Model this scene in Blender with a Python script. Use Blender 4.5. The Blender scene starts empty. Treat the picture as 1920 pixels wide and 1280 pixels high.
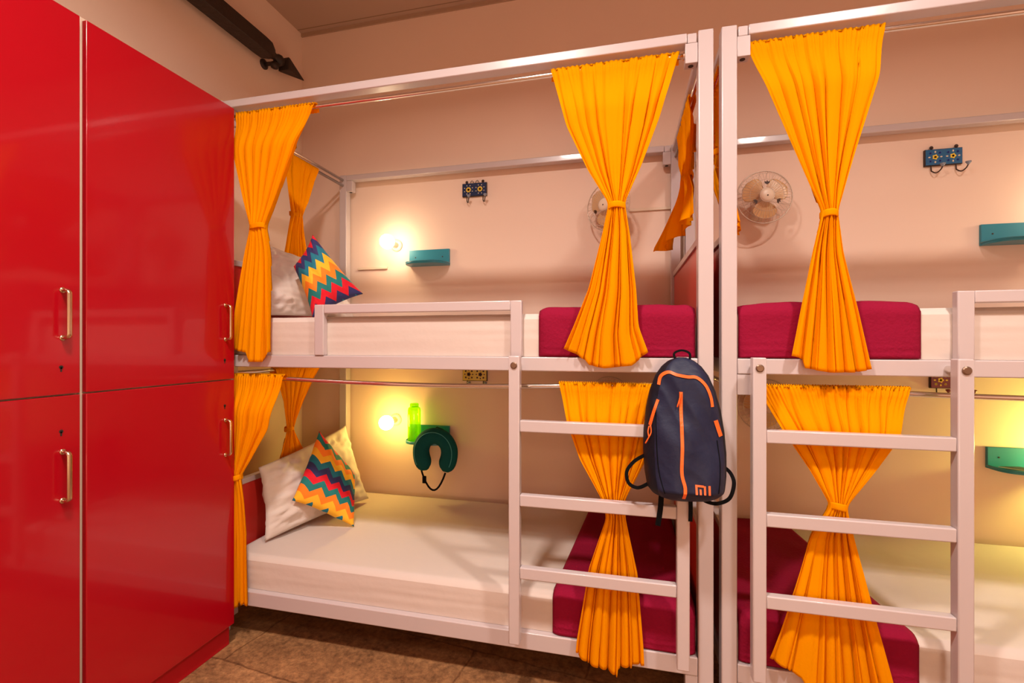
import bpy, math, random
from mathutils import Vector, Matrix, noise
sc = bpy.context.scene
C = sc.collection
PI = math.pi

# ------------------------------------------------------------------ camera
cam_d = bpy.data.cameras.new('camera'); cam = bpy.data.objects.new('camera', cam_d); C.objects.link(cam)
cam.location = (0, 0, 1.314)
cam.rotation_euler = (math.radians(90), 0, math.radians(13.5))
cam_d.sensor_width = 36; cam_d.lens = 873 / 1920 * 36; cam_d.shift_y = 0.001
cam_d.clip_start = 0.02
sc.camera = cam
# ------------------------------------------------------------------ world, exposure
w = bpy.data.worlds.new('world'); sc.world = w; w.use_nodes = True
w.node_tree.nodes['Background'].inputs[0].default_value = (1, 0.85, 0.7, 1)
w.node_tree.nodes['Background'].inputs[1].default_value = 0.05
sc.view_settings.view_transform = 'Standard'; sc.view_settings.look = 'None'
sc.view_settings.gamma = 1; sc.view_settings.use_curve_mapping = False
sc.view_settings.exposure = -0.12
# ------------------------------------------------------------------ ceiling lamps of the room
def area(name, loc, rot, size, power, col, sy=None):
    d = bpy.data.lights.new(name, 'AREA'); d.energy = power; d.color = col; d.size = size
    if name == 'ceiling_light': d.spread = math.radians(156)
    if sy: d.shape = 'RECTANGLE'; d.size_y = sy
    o = bpy.data.objects.new(name, d); o.location = loc; o.rotation_euler = rot; C.objects.link(o); return o
R = math.radians
area('ceiling_light', (-0.55, 0.35, 3.36), (0, 0, 0), 0.20, 68, (1, 0.88, 0.80))
area('ceiling_light', (1.25, 0.30, 3.36), (0, 0, 0), 0.20, 60, (1, 0.88, 0.80))
area('ceiling_light', (0.3, -1.2, 3.36), (R(0), 0, 0), 0.5, 22, (1, 0.88, 0.82))
area('wall_light', (0.4, -1.75, 0.75), (R(90), 0, 0), 0.8, 17, (1, 0.66, 0.40), 0.35)

# ------------------------------------------------------------------ materials
def mat(name, col, rough=0.6, metal=0.0, bump=0.0, bscale=60, coat=0.0, var=0.0, vscale=8, sheen=0.0, spec=0.5, sub=None):
    m = bpy.data.materials.new(name); m.use_nodes = True
    nt = m.node_tree; N = nt.nodes; L = nt.links; b = N['Principled BSDF']
    b.inputs['Base Color'].default_value = (*col, 1)
    b.inputs['Roughness'].default_value = rough; b.inputs['Metallic'].default_value = metal
    b.inputs['Coat Weight'].default_value = coat; b.inputs['Coat Roughness'].default_value = 0.06
    b.inputs['Sheen Weight'].default_value = sheen
    b.inputs['Specular IOR Level'].default_value = spec
    tc = N.new('ShaderNodeTexCoord')
    if var > 0:
        n = N.new('ShaderNodeTexNoise'); n.inputs['Scale'].default_value = vscale; n.inputs['Detail'].default_value = 4
        L.new(tc.outputs['Object'], n.inputs['Vector'])
        mx = N.new('ShaderNodeMix'); mx.data_type = 'RGBA'
        mx.inputs[6].default_value = (*[c * (1 - var) for c in col], 1)
        mx.inputs[7].default_value = (*[min(1, c * (1 + var)) for c in col], 1)
        L.new(n.outputs['Fac'], mx.inputs[0]); L.new(mx.outputs[2], b.inputs['Base Color'])
    if bump > 0:
        n = N.new('ShaderNodeTexNoise'); n.inputs['Scale'].default_value = bscale; n.inputs['Detail'].default_value = 5
        L.new(tc.outputs['Object'], n.inputs['Vector'])
        bp = N.new('ShaderNodeBump'); bp.inputs['Strength'].default_value = bump; bp.inputs['Distance'].default_value = 0.01
        L.new(n.outputs['Fac'], bp.inputs['Height']); L.new(bp.outputs['Normal'], b.inputs['Normal'])
    return m

M = {}
M['wall'] = mat('painted_wall', (0.81, 0.61, 0.49), 0.75, bump=0.12, bscale=9, var=0.03, vscale=2)
M['ceil'] = mat('ceiling_paint', (0.60, 0.44, 0.34), 0.8)
M['trim'] = mat('ceiling_trim', (0.42, 0.27, 0.18), 0.7)
M['white'] = mat('white_enamel', (0.55, 0.47, 0.47), 0.28, coat=0.35, bump=0.03, bscale=30)
M['chrome'] = mat('chrome', (0.80, 0.74, 0.68), 0.13, 1.0)
M['brass'] = mat('aged_brass', (0.66, 0.50, 0.34), 0.25, 1.0)
M['red'] = mat('red_laminate', (0.38, 0.0005, 0.008), 0.25, coat=0.55, bump=0.02, bscale=3, spec=0.4)
M['kick'] = mat('dark_red_board', (0.42, 0.003, 0.010), 0.45, spec=0.3)
M['carcass'] = mat('beige_edge', (0.60, 0.46, 0.34), 0.6)
M['panel'] = mat('red_panel', (0.62, 0.035, 0.025), 0.35, coat=0.2)
M['sheet'] = mat('white_sheet', (0.64, 0.54, 0.48), 0.85, bump=0.25, bscale=14, sheen=0.2)
M['pillow'] = mat('pillowcase', (0.66, 0.56, 0.50), 0.85, bump=0.3, bscale=12, sheen=0.2)
M['blanket'] = mat('maroon_blanket', (0.25, 0.006, 0.032), 0.9, bump=0.3, bscale=90, spec=0.1, var=0.15, vscale=5)
M['dark'] = mat('dark_hole', (0.02, 0.012, 0.01), 0.6)
M['bolt'] = mat('bolt_metal', (0.25, 0.16, 0.11), 0.35, 0.8)
M['wood'] = mat('dark_carved_wood', (0.022, 0.010, 0.005), 0.6, bump=0.4, bscale=40, var=0.4, vscale=20)
M['ply'] = mat('plywood_base', (0.35, 0.22, 0.12), 0.7)
M['teal'] = mat('teal_paint', (0.010, 0.21, 0.29), 0.4, coat=0.2)
M['neck'] = mat('teal_velour', (0.004, 0.075, 0.08), 0.9, spec=0.15, bump=0.2, bscale=200)
M['neckl'] = mat('teal_piping', (0.05, 0.30, 0.32), 0.6)
M['black'] = mat('black_webbing', (0.004, 0.004, 0.005), 0.8, spec=0.1)
M['navy'] = mat('navy_nylon', (0.004, 0.005, 0.013), 0.6, bump=0.35, bscale=22, spec=0.25)
M['navyl'] = mat('navy_panel', (0.010, 0.013, 0.040), 0.5, bump=0.4, bscale=18, spec=0.3)
M['orange'] = mat('orange_zip', (0.90, 0.14, 0.015), 0.5)
M['logo'] = mat('orange_print', (0.75, 0.15, 0.04), 0.5)
M['cream'] = mat('cream_plastic', (0.75, 0.60, 0.45), 0.35)
M['blade'] = mat('beige_blade', (0.68, 0.42, 0.20), 0.35)
M['wire'] = mat('cream_wire', (0.62, 0.50, 0.40), 0.35, 0.2)
M['iron'] = mat('dark_iron', (0.05, 0.025, 0.02), 0.5, 0.5)
M['tileblue'] = mat('blue_glaze', (0.010, 0.12, 0.28), 0.2, coat=0.6)
M['tilenavy'] = mat('navy_glaze', (0.008, 0.03, 0.09), 0.2, coat=0.6)
M['tileyel'] = mat('yellow_glaze', (0.60, 0.45, 0.05), 0.25, coat=0.6)
M['tilemar'] = mat('maroon_glaze', (0.16, 0.01, 0.012), 0.25, coat=0.6)
M['petaly'] = mat('yellow_petal', (0.85, 0.60, 0.06), 0.3)
M['petalo'] = mat('orange_petal', (0.85, 0.28, 0.02), 0.3)
M['petald'] = mat('dark_petal', (0.05, 0.02, 0.01), 0.3)
M['petalb'] = mat('blue_petal', (0.03, 0.06, 0.35), 0.3)
M['petalw'] = mat('cream_petal', (0.7, 0.6, 0.45), 0.3)
M['knob'] = mat('grey_blue_ceramic', (0.20, 0.24, 0.30), 0.25, coat=0.5)
M['phone'] = mat('pale_edge', (0.75, 0.70, 0.60), 0.25, 0.4)

def curtain_mat(name, col):
    m = mat(name, col, 0.9, bump=0.12, bscale=150, spec=0.0)
    nt = m.node_tree; N = nt.nodes; L = nt.links; b = N['Principled BSDF']; out = N['Material Output']
    t = N.new('ShaderNodeBsdfTranslucent'); t.inputs[0].default_value = (*col, 1)
    mx = N.new('ShaderNodeMixShader'); mx.inputs[0].default_value = 0.40
    L.new(b.outputs[0], mx.inputs[1]); L.new(t.outputs[0], mx.inputs[2]); L.new(mx.outputs[0], out.inputs[0])
    return m
M['curtain'] = curtain_mat('marigold_cotton', (1.0, 0.43, 0.002))

def emis(name, col, s):
    m = bpy.data.materials.new(name); m.use_nodes = True
    b = m.node_tree.nodes['Principled BSDF']
    b.inputs['Base Color'].default_value = (1, 1, 1, 1)
    b.inputs['Emission Color'].default_value = (*col, 1); b.inputs['Emission Strength'].default_value = s
    return m
M['bulb_up'] = emis('lit_bulb_warm', (1, 0.80, 0.50), 46)
M['bulb_lo'] = emis('lit_bulb_yellow', (1, 0.70, 0.16), 70)
M['bulb_gr'] = emis('lit_bulb_green_yellow', (0.92, 0.88, 0.20), 200)

def glass_mat():
    m = bpy.data.materials.new('green_translucent_plastic'); m.use_nodes = True
    nt = m.node_tree; N = nt.nodes; L = nt.links; out = N['Material Output']; N.remove(N['Principled BSDF'])
    tr = N.new('ShaderNodeBsdfTransparent'); tr.inputs[0].default_value = (0.55, 0.95, 0.02, 1)
    gl = N.new('ShaderNodeBsdfGlossy'); gl.inputs[0].default_value = (0.8, 1, 0.3, 1); gl.inputs[1].default_value = 0.08
    tl = N.new('ShaderNodeBsdfTranslucent'); tl.inputs[0].default_value = (0.45, 0.95, 0.0, 1)
    m1 = N.new('ShaderNodeMixShader'); m1.inputs[0].default_value = 0.22
    m2 = N.new('ShaderNodeMixShader'); m2.inputs[0].default_value = 0.10
    L.new(tr.outputs[0], m1.inputs[1]); L.new(tl.outputs[0], m1.inputs[2])
    L.new(m1.outputs[0], m2.inputs[1]); L.new(gl.outputs[0], m2.inputs[2]); L.new(m2.outputs[0], out.inputs[0])
    return m
M['glass'] = glass_mat()

def node_math(N, L, op, a, b=None, c=None):
    n = N.new('ShaderNodeMath'); n.operation = op
    for i, v in enumerate((a, b, c)):
        if v is None: continue
        if isinstance(v, (int, float)): n.inputs[i].default_value = v
        else: L.new(v, n.inputs[i])
    return n.outputs[0]

def chevron(name, bands, teeth, off):
    m = mat(name, (1, 1, 1), 0.8, bump=0.1, bscale=120)
    nt = m.node_tree; N = nt.nodes; L = nt.links; b = N['Principled BSDF']
    tc = N.new('ShaderNodeTexCoord'); sx = N.new('ShaderNodeSeparateXYZ'); L.new(tc.outputs['UV'], sx.inputs[0])
    tri = node_math(N, L, 'PINGPONG', node_math(N, L, 'MULTIPLY', sx.outputs[0], teeth * 2.0), 1.0)
    v = node_math(N, L, 'ADD', node_math(N, L, 'MULTIPLY', sx.outputs[1], bands), node_math(N, L, 'MULTIPLY', tri, 1.0))
    v = node_math(N, L, 'FRACT', node_math(N, L, 'DIVIDE', node_math(N, L, 'ADD', v, off), 6.0))
    cr = N.new('ShaderNodeValToRGB'); cr.color_ramp.interpolation = 'CONSTANT'
    cols = [(0.75, 0.004, 0.02), (0.03, 0.03, 0.14), (0.01, 0.19, 0.28), (1.0, 0.52, 0.02), (1.0, 0.24, 0.01), (0.01, 0.20, 0.19)]
    e = cr.color_ramp.elements
    while len(e) < 6: e.new(0.5)
    for i, c in enumerate(cols): e[i].position = i / 6; e[i].color = (*c, 1)
    L.new(v, cr.inputs[0]); L.new(cr.outputs[0], b.inputs['Base Color'])
    return m
M['chev_up'] = chevron('chevron_cotton_upper', 7.0, 4.0, 0.2)
M['chev_lo'] = chevron('chevron_cotton_lower', 9.5, 4, 2.6)

def floor_mat():
    m = mat('worn_stone_floor', (0.3, 0.17, 0.09), 0.55)
    nt = m.node_tree; N = nt.nodes; L = nt.links; b = N['Principled BSDF']
    tc = N.new('ShaderNodeTexCoord')
    def noi(s, d, r=0.6):
        n = N.new('ShaderNodeTexNoise'); n.inputs['Scale'].default_value = s; n.inputs['Detail'].default_value = d
        n.inputs['Roughness'].default_value = r; L.new(tc.outputs['Object'], n.inputs['Vector']); return n.outputs['Fac']
    cr = N.new('ShaderNodeValToRGB'); e = cr.color_ramp.elements
    e[0].position = 0.36; e[0].color = (0.09, 0.035, 0.012, 1); e[1].position = 0.66; e[1].color = (0.60, 0.30, 0.12, 1)
    x = e.new(0.5); x.color = (0.31, 0.145, 0.058, 1)
    mixv = node_math(N, L, 'ADD', node_math(N, L, 'MULTIPLY', noi(4, 8, 0.8), 0.5), node_math(N, L, 'MULTIPLY', noi(38, 6, 0.75), 0.5))
    L.new(mixv, cr.inputs[0])
    mp = N.new('ShaderNodeMapping'); mp.inputs['Rotation'].default_value = (0, 0, 0.12); mp.inputs['Location'].default_value = (0.35, 0.27, 0)
    wn = N.new('ShaderNodeTexNoise'); wn.inputs['Scale'].default_value = 9; wn.inputs['Detail'].default_value = 4; L.new(tc.outputs['Object'], wn.inputs['Vector'])
    vm = N.new('ShaderNodeVectorMath'); vm.operation = 'MULTIPLY_ADD'; vm.inputs[1].default_value = (0.035, 0.035, 0); L.new(wn.outputs['Color'], vm.inputs[0]); L.new(tc.outputs['Object'], vm.inputs[2])
    L.new(vm.outputs[0], mp.inputs[0])
    br = N.new('ShaderNodeTexBrick'); br.inputs['Scale'].default_value = 1.0; br.inputs['Mortar Size'].default_value = 0.006
    br.inputs['Brick Width'].default_value = 0.95; br.inputs['Row Height'].default_value = 0.42; br.inputs['Mortar Smooth'].default_value = 0.6
    br.inputs['Color1'].default_value = (1, 1, 1, 1); br.inputs['Color2'].default_value = (0.82, 0.78, 0.74, 1); br.inputs['Mortar'].default_value = (0.5, 0.43, 0.38, 1)
    L.new(mp.outputs[0], br.inputs['Vector'])
    mx = N.new('ShaderNodeMix'); mx.data_type = 'RGBA'; mx.blend_type = 'MULTIPLY'; mx.inputs[0].default_value = 1
    L.new(cr.outputs[0], mx.inputs[6]); L.new(br.outputs['Color'], mx.inputs[7]); L.new(mx.outputs[2], b.inputs['Base Color'])
    bp = N.new('ShaderNodeBump'); bp.inputs['Strength'].default_value = 0.5; bp.inputs['Distance'].default_value = 0.01
    L.new(mixv, bp.inputs['Height']); L.new(bp.outputs[0], b.inputs['Normal'])
    return m
M['floor'] = floor_mat()

def ceil_seams(m):
    nt = m.node_tree; N = nt.nodes; L = nt.links; b = N['Principled BSDF']
    tc = N.new('ShaderNodeTexCoord'); sx = N.new('ShaderNodeSeparateXYZ'); L.new(tc.outputs['Object'], sx.inputs[0])
    f = node_math(N, L, 'FRACT', node_math(N, L, 'DIVIDE', node_math(N, L, 'ADD', sx.outputs[1], 8.1), 0.60))
    f2 = node_math(N, L, 'FRACT', node_math(N, L, 'DIVIDE', node_math(N, L, 'ADD', sx.outputs[0], 8.3), 1.9))
    g = node_math(N, L, 'MULTIPLY', node_math(N, L, 'GREATER_THAN', f, 0.012), node_math(N, L, 'GREATER_THAN', f2, 0.004))
    mx = N.new('ShaderNodeMix'); mx.data_type = 'RGBA'
    mx.inputs[6].default_value = (0.25, 0.15, 0.10, 1); mx.inputs[7].default_value = (0.46, 0.31, 0.23, 1)
    L.new(g, mx.inputs[0]); L.new(mx.outputs[2], b.inputs['Base Color'])
ceil_seams(M['ceil'])

# ------------------------------------------------------------------ mesh helpers
class MB:
    def __init__(s): s.v = []; s.f = []; s.mi = []; s.cm = 0; s.uv = None
    def add(s, vs, fs):
        o = len(s.v); s.v += [tuple(p) for p in vs]; s.f += [tuple(i + o for i in f) for f in fs]; s.mi += [s.cm] * len(fs)
    def box(s, x0, x1, y0, y1, z0, z1):
        x0, x1 = min(x0, x1), max(x0, x1)
        v = [(x, y, z) for z in (z0, z1) for y in (y0, y1) for x in (x0, x1)]
        s.add(v, [(0, 2, 3, 1), (4, 5, 7, 6), (0, 1, 5, 4), (2, 6, 7, 3), (0, 4, 6, 2), (1, 3, 7, 5)])
        return s
    def tube(s, pts, r, n=10, cap=True, rs=None):
        pts = [Vector(p) for p in pts]; vs = []; fs = []; up = None
        for i, p in enumerate(pts):
            a = pts[max(0, i - 1)]; b = pts[min(len(pts) - 1, i + 1)]; t = (b - a).normalized()
            if up is None:
                up = Vector((0, 0, 1)) if abs(t.z) < 0.9 else Vector((0, 1, 0))
            sx = t.cross(up).normalized(); up = sx.cross(t).normalized()
            rr = rs[i] if rs else r
            if isinstance(rr, (int, float)): rr = (rr, rr)
            for k in range(n):
                q = 2 * PI * k / n; vs.append(p + sx * math.cos(q) * rr[0] + up * math.sin(q) * rr[1])
        m = len(pts)
        for i in range(m - 1):
            for k in range(n):
                fs.append((i * n + k, i * n + (k + 1) % n, (i + 1) * n + (k + 1) % n, (i + 1) * n + k))
        if cap: fs.append(tuple(range(n - 1, -1, -1))); fs.append(tuple((m - 1) * n + k for k in range(n)))
        s.add(vs, fs); return s
    def lathe(s, prof, org=(0, 0, 0), axis='z', n=24):
        vs = []; fs = []; ox, oy, oz = org
        for r, h in prof:
            for k in range(n):
                q = 2 * PI * k / n; a, b = r * math.cos(q), r * math.sin(q)
                if axis == 'z': vs.append((ox + a, oy + b, oz + h))
                elif axis == 'y': vs.append((ox + a, oy + h, oz + b))
                else: vs.append((ox + h, oy + a, oz + b))
        m = len(prof)
        for i in range(m - 1):
            for k in range(n): fs.append((i * n + k, i * n + (k + 1) % n, (i + 1) * n + (k + 1) % n, (i + 1) * n + k))
        fs.append(tuple(range(n - 1, -1, -1))); fs.append(tuple((m - 1) * n + k for k in range(n)))
        s.add(vs, fs); return s
    def torus(s, c, R_, r, axis='y', n=40, k=6):
        pts = []
        for i in range(n):
            q = 2 * PI * i / n; a, b = math.cos(q), math.sin(q)
            for j in range(k):
                w_ = 2 * PI * j / k; rr = R_ + r * math.cos(w_); h = r * math.sin(w_)
                if axis == 'y': pts.append((c[0] + rr * a, c[1] + h, c[2] + rr * b))
                else: pts.append((c[0] + rr * a, c[1] + rr * b, c[2] + h))
        fs = [(i * k + j, i * k + (j + 1) % k, ((i + 1) % n) * k + (j + 1) % k, ((i + 1) % n) * k + j) for i in range(n) for j in range(k)]
        s.add(pts, fs); return s
    def prism(s, poly, y0, y1):            # polygon in x,z extruded along y
        n = len(poly); vs = [(x, y0, z) for x, z in poly] + [(x, y1, z) for x, z in poly]
        fs = [tuple(range(n)), tuple(range(2 * n - 1, n - 1, -1))] + [(i, i + n, (i + 1) % n + n, (i + 1) % n) for i in range(n)]
        s.add(vs, fs); return s
    def prismz(s, poly, z0, z1):
        n = len(poly); vs = [(x, y, z0) for x, y in poly] + [(x, y, z1) for x, y in poly]
        fs = [tuple(range(n - 1, -1, -1)), tuple(range(n, 2 * n))] + [(i, (i + 1) % n, (i + 1) % n + n, i + n) for i in range(n)]
        s.add(vs, fs); return s
    def grid(s, fn, nu, nv, uv=False):
        vs = [fn(i / nu, j / nv) for j in range(nv + 1) for i in range(nu + 1)]
        fs = [(j * (nu + 1) + i, j * (nu + 1) + i + 1, (j + 1) * (nu + 1) + i + 1, (j + 1) * (nu + 1) + i) for j in range(nv) for i in range(nu)]
        s.add(vs, fs); return s

def fix_normals(me):
    import bmesh
    bm = bmesh.new(); bm.from_mesh(me); bmesh.ops.recalc_face_normals(bm, faces=bm.faces); bm.to_mesh(me); bm.free()

def obj(name, mb, m, parent=None, smooth=False, bevel=0, solid=0, loc=None, subd=0, wn=False):
    me = bpy.data.meshes.new(name); me.from_pydata(mb.v, [], mb.f)
    ms = m if isinstance(m, (list, tuple)) else [m]
    for x in ms: me.materials.append(x)
    for p, i in zip(me.polygons, mb.mi): p.material_index = i
    me.update(); 
    if mb.uv is None: fix_normals(me)
    if smooth:
        for p in me.polygons: p.use_smooth = True
    o = bpy.data.objects.new(name, me); C.objects.link(o)
    if parent: 
        o.parent = parent
        if parent.type == 'EMPTY': o.matrix_parent_inverse = Matrix.Translation(-Vector(parent.location))
    if bevel:
        b = o.modifiers.new('bevel', 'BEVEL'); b.width = bevel; b.segments = 3; b.limit_method = 'ANGLE'; b.angle_limit = R(40); b.harden_normals = False
        for p in me.polygons: p.use_smooth = True
        try:
            me.set_sharp_from_angle(angle=R(50))
        except Exception: pass
    if solid:
        s_ = o.modifiers.new('solid', 'SOLIDIFY'); s_.thickness = solid; s_.offset = 0
    if subd:
        q = o.modifiers.new('sub', 'SUBSURF'); q.levels = subd; q.render_levels = subd
    return o
def thing(name, label, cat, loc, group=None):
    o = bpy.data.objects.new(name, None); C.objects.link(o); o.location = loc; o.empty_display_size = 0.1
    return tag(o, label, cat, group)
def tag(o, label, cat, group=None):
    o['label'] = label; o['category'] = cat
    if group: o['group'] = group
    return o
def struct(name, mb, m, **k):
    o = obj(name, mb, m, **k); o['kind'] = 'structure'; return o

# ------------------------------------------------------------------ room shell
XL, XR, YB, YF, ZC = -2.13, 2.80, 2.75, -1.9, 3.41
struct('floor', MB().box(XL - .1, XR + .1, YF - .1, YB + .1, -0.1, 0), M['floor'])
struct('ceiling', MB().box(XL - .1, XR + .1, YF - .1, YB + .1, ZC, ZC + .1), M['ceil'])
struct('wall_back', MB().box(XL - .1, XR + .1, YB, YB + .1, 0, ZC), M['wall'])
struct('wall_left', MB().box(XL - .1, XL, YF, YB, 0, ZC), M['wall'])
struct('wall_right', MB().box(XR, XR + .1, YF, YB, 0, ZC), M['wall'])
struct('wall_front', MB().box(XL - .1, XR + .1, YF - .1, YF, 0, ZC), M['wall'])
struct('trim_1', MB().box(XL, XR, YB - 0.012, YB, ZC - 0.022, ZC), M['trim'])

# ------------------------------------------------------------------ lockers
def locker(y0, y1, label, hand):
    t = thing('locker', label, 'locker', (-1.89, (y0 + y1) / 2, 0), 'red lockers along the left wall')
    g = 0.0055
    obj('body', MB().box(-2.12, -1.664, y0 + .001, y1 - .001, 0.094, 2.340), M['carcass'], t, bevel=.002)
    obj('plinth', MB().box(-2.10, -1.672, y0 + .002, y1 - .004, 0, 0.094), M['kick'], t, bevel=.002)
    for k, (z0, z1) in enumerate(((0.096, 1.153), (1.1575, 2.329))):
        d = obj('door', MB().box(-1.6635, -1.644, y0 + g, y1 - g, z0, z1), M['red'], t, bevel=.0025)
        hy = y1 - 0.052
        hz0, hz1 = ((0.838, 0.985), (1.328, 1.472))[k]
        h = MB()
        pts = [(-1.644, hy, hz0)]
        for a in range(0, 91, 15):
            q = R(a); pts.append((-1.628 + 0.012 * math.sin(q), hy, hz0 + 0.012 - 0.012 * math.cos(q)))
        for a in range(90, 181, 15):
            q = R(a); pts.append((-1.628 + 0.012 * math.sin(q), hy, hz1 - 0.012 - 0.012 * math.cos(q)))
        pts.append((-1.644, hy, hz1))
        h.tube(pts, 0.005, 8, rs=[(0.0075, 0.0045)] * len(pts))
        for zz in (hz0, hz1): h.lathe([(0.009, 0), (0.009, .002), (0.006, .004)], (-1.6442, hy, zz), 'x', 12)
        obj('handle', h, M['brass'], d, smooth=True)
        kz = (1.047, 1.240)[k]
        kh = MB().lathe([(0.0055, 0), (0.0055, .0012)], (-1.6441, hy - .004, kz), 'x', 14)
        kh.box(-1.6441, -1.6429, hy - .0062, hy - .0018, kz - 0.014, kz)
        obj('keyhole', kh, M['dark'], d)
    return t
locker(1.106, 1.690, 'tall two-door red locker on the left, nearer to the bunk, orange curtain beside it', 1)
locker(0.516, 1.100, 'tall two-door red locker cut by the left picture edge, further from the bunk', 1)

# ------------------------------------------------------------------ pole with spear end on left wall
def pole():
    t = thing('wooden_pole', 'dark carved wooden pole with a spearhead tip high on the left wall', 'pole', (-2.05, 2.0, 3.02))
    x, z = -2.045, 3.035
    m = MB()
    w_ = 0.043
    def ring(y, a, b): return [(x + sx * a, y, z + sz * b) for sx, sz in ((-1, -1), (1, -1), (1, 1), (-1, 1))]
    def sq(mb, secs):
        vs = []; fs = []
        for y, a in secs: vs += ring(y, a, a)
        n = len(secs)
        for i in range(n - 1):
            for k in range(4): fs.append((i * 4 + k, i * 4 + (k + 1) % 4, (i + 1) * 4 + (k + 1) % 4, (i + 1) * 4 + k))
        fs += [(3, 2, 1, 0), tuple((n - 1) * 4 + k for k in range(4))]
        mb.add(vs, fs)
    sq(m, [(0.2, w_), (2.28, w_), (2.33, w_ * .95), (2.375, w_ * .55)])
    obj('shaft', m, M['wood'], t, bevel=.004)
    nk = MB().lathe([(0.018, 0), (0.024, .01), (0.017, .025), (0.030, .045), (0.033, .06), (0.028, .078), (0.016, .09), (0.016, .1)], (x, 2.37, z), 'y', 16)
    obj('turned_neck', nk, M['wood'], t, smooth=True)
    sp = MB(); sq(sp, [(2.463, 0.012), (2.470, 0.037), (2.485, 0.036), (2.655, 0.002)])
    obj('spearhead', sp, M['wood'], t)
    br = MB().tube([(XL, 2.40, z - .03), (x - .02, 2.40, z - .035), (x, 2.405, z - .03)], .012, 8).lathe([(0.03, 0), (0.03, .008), (0.015, .014)], (XL, 2.40, z - .03), 'x', 14)
    br.lathe([(0.004, -.03), (0.02, -.024), (0.026, -.008), (0.02, .006), (0.004, .01)], (x - .01, 2.405, z - .035), 'z', 14)
    obj('bracket', br, M['wood'], t, smooth=True)
    b2 = MB().box(XL, x, 0.6, .64, z - .02, z + .02); obj('bracket', b2, M['wood'], t)
pole()

# ------------------------------------------------------------------ bunk beds
GC = 0.3145
YP0, YP1 = 1.725, 1.775        # front posts
ZT = 2.400
def bunk(s, label, li, lo):
    X = lambda u: GC + s * u
    t = thing('bunk_bed', label, 'bunk bed', (X(1.05), 2.2, 0), 'white bunk beds')
    W = M['white']
    def B(name, u0, u1, y0, y1, z0, z1, m=W, par=None, bevel=.004):
        return obj(name, MB().box(X(u0), X(u1), y0, y1, z0, z1), m, par or t, bevel=bevel)
    for u in (0.0125, 2.065):
        for y in (YP0, 2.685):
            B('post', u, u + .05, y, y + .05, 0, ZT)
    for (y0, y1) in ((1.727, 1.775), (2.682, 2.73)):
        B('top_rail', .0985, 2.064, y0, y1, 2.362, 2.397)
    B('end_rail', .022, .056, 1.776, 2.684, 2.362, 2.392)
    obj('end_rail', MB().tube([(X(2.090), 1.776, 2.368), (X(2.090), 2.684, 2.368)], .009), M['chrome'], t, smooth=True)
    # corner sockets under the top rails and beneath the bed rails
    for u0, sg in ((.063, 1), (2.0645, -1)):
        for y0 in (1.730, 2.685):
            so = B('corner_bracket', u0, u0 + sg * .042, y0, y0 + .042, 2.292, 2.3615, bevel=.002)
            obj('socket_hole', MB().lathe([(0.009, 0), (0.009, .002)], (X(u0 + sg * .021), y0 + .021, 2.2905), 'z', 14), M['dark'], so)
            B('rail_cap', u0 + sg * .004, u0 + sg * .034, y0, y0 + .04, 2.362, 2.395, bevel=.002)
        B('corner_bracket', u0, u0 + sg * .042, 1.730, 1.772, 1.135, 1.2055, bevel=.002)
        B('corner_bracket', u0, u0 + sg * .042, 1.730, 1.772, 0.085, 0.150, bevel=.002)
    for z0, z1 in ((1.206, 1.259), (0.151, 0.215)):
        for y0, y1 in ((1.727, 1.771), (2.69, 2.73)):
            B('side_rail', .0635, 2.0645, y0, y1, z0, z1)
        B('bed_base', .066, 2.062, 1.772, 2.689, z0 + .012, z0 + .03, M['ply'], bevel=0)
        for u in (.018, 2.07):
            B('end_bar', u, u + .04, 1.776, 2.684, z0, z1)
    # head and foot panels, capped
    for u in (.030, 2.082):
        for z0, z1 in ((0.216, 0.640), (1.26, 1.672)):
            p = B('end_panel', u, u + .016, 1.776, 2.684, z0, z1, M['panel'], bevel=.001)
            B('cap_rail', u - .008, u + .024, 1.776, 2.684, z1, z1 + .026, par=p, bevel=.002)
    # curtain rods
    r = .009
    def sag(z, d): return [(X(.105 + (2.023 - .105) * k / 20), 1.752, z - d * math.sin(PI * k / 20)) for k in range(21)]
    obj('curtain_rod', MB().tube(sag(2.331, .004), r), M['chrome'], t, smooth=True)
    obj('curtain_rod', MB().tube(sag(1.166, .024), r), M['chrome'], t, smooth=True)
    for u in (.038, 2.090):
        for z in (2.333, 1.172):
            obj('curtain_rod', MB().tube([(X(u), 1.776, z), (X(u), 2.684, z)], r), M['chrome'], t, smooth=True)
    for u in (.106, 2.021):
        for z in (2.331, 1.166):
            obj('rod_socket', MB().lathe([(0.014, -.004), (0.014, .004)], (X(u), 1.752, z), 'x', 16), M['chrome'], t, smooth=False)
    # guard rail: frame standing on the side rail
    g0, g1 = .690, 1.590
    y0, y1 = 1.722, 1.750
    B('guard_rail', g0 + .045, g1 - .045, y0, y1, 1.436, 1.474)
    B('guard_post', g0, g0 + .045, y0, y1, 1.2595, 1.474)
    B('guard_post', g1 - .045, g1, y0, y1, 1.2595, 1.474)
    # ladder
    la = B('ladder_stile', li - .0205, li + .0205, 1.646, 1.683, 0.215, 1.265)
    lb = B('ladder_stile', lo - .0205, lo + .0205, 1.646, 1.683, 0.215, 1.265)
    for z in (1.010, .740, .476):
        B('ladder_rung', li + .0205, lo - .0205, 1.650, 1.679, z - .021, z + .021)
    for st, u in ((la, li), (lb, lo)):
        obj('bolt', MB().lathe([(0.0125, 0), (0.0125, -.003), (0.0095, -.0055), (0.006, -.0055)], (X(u), 1.646, 1.231), 'y', 18), M['bolt'], st)
        obj('spacer', MB().lathe([(0.011, 0), (0.011, .045)], (X(u), 1.682, 1.231), 'y', 18), M['chrome'], st)
    return t
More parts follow.
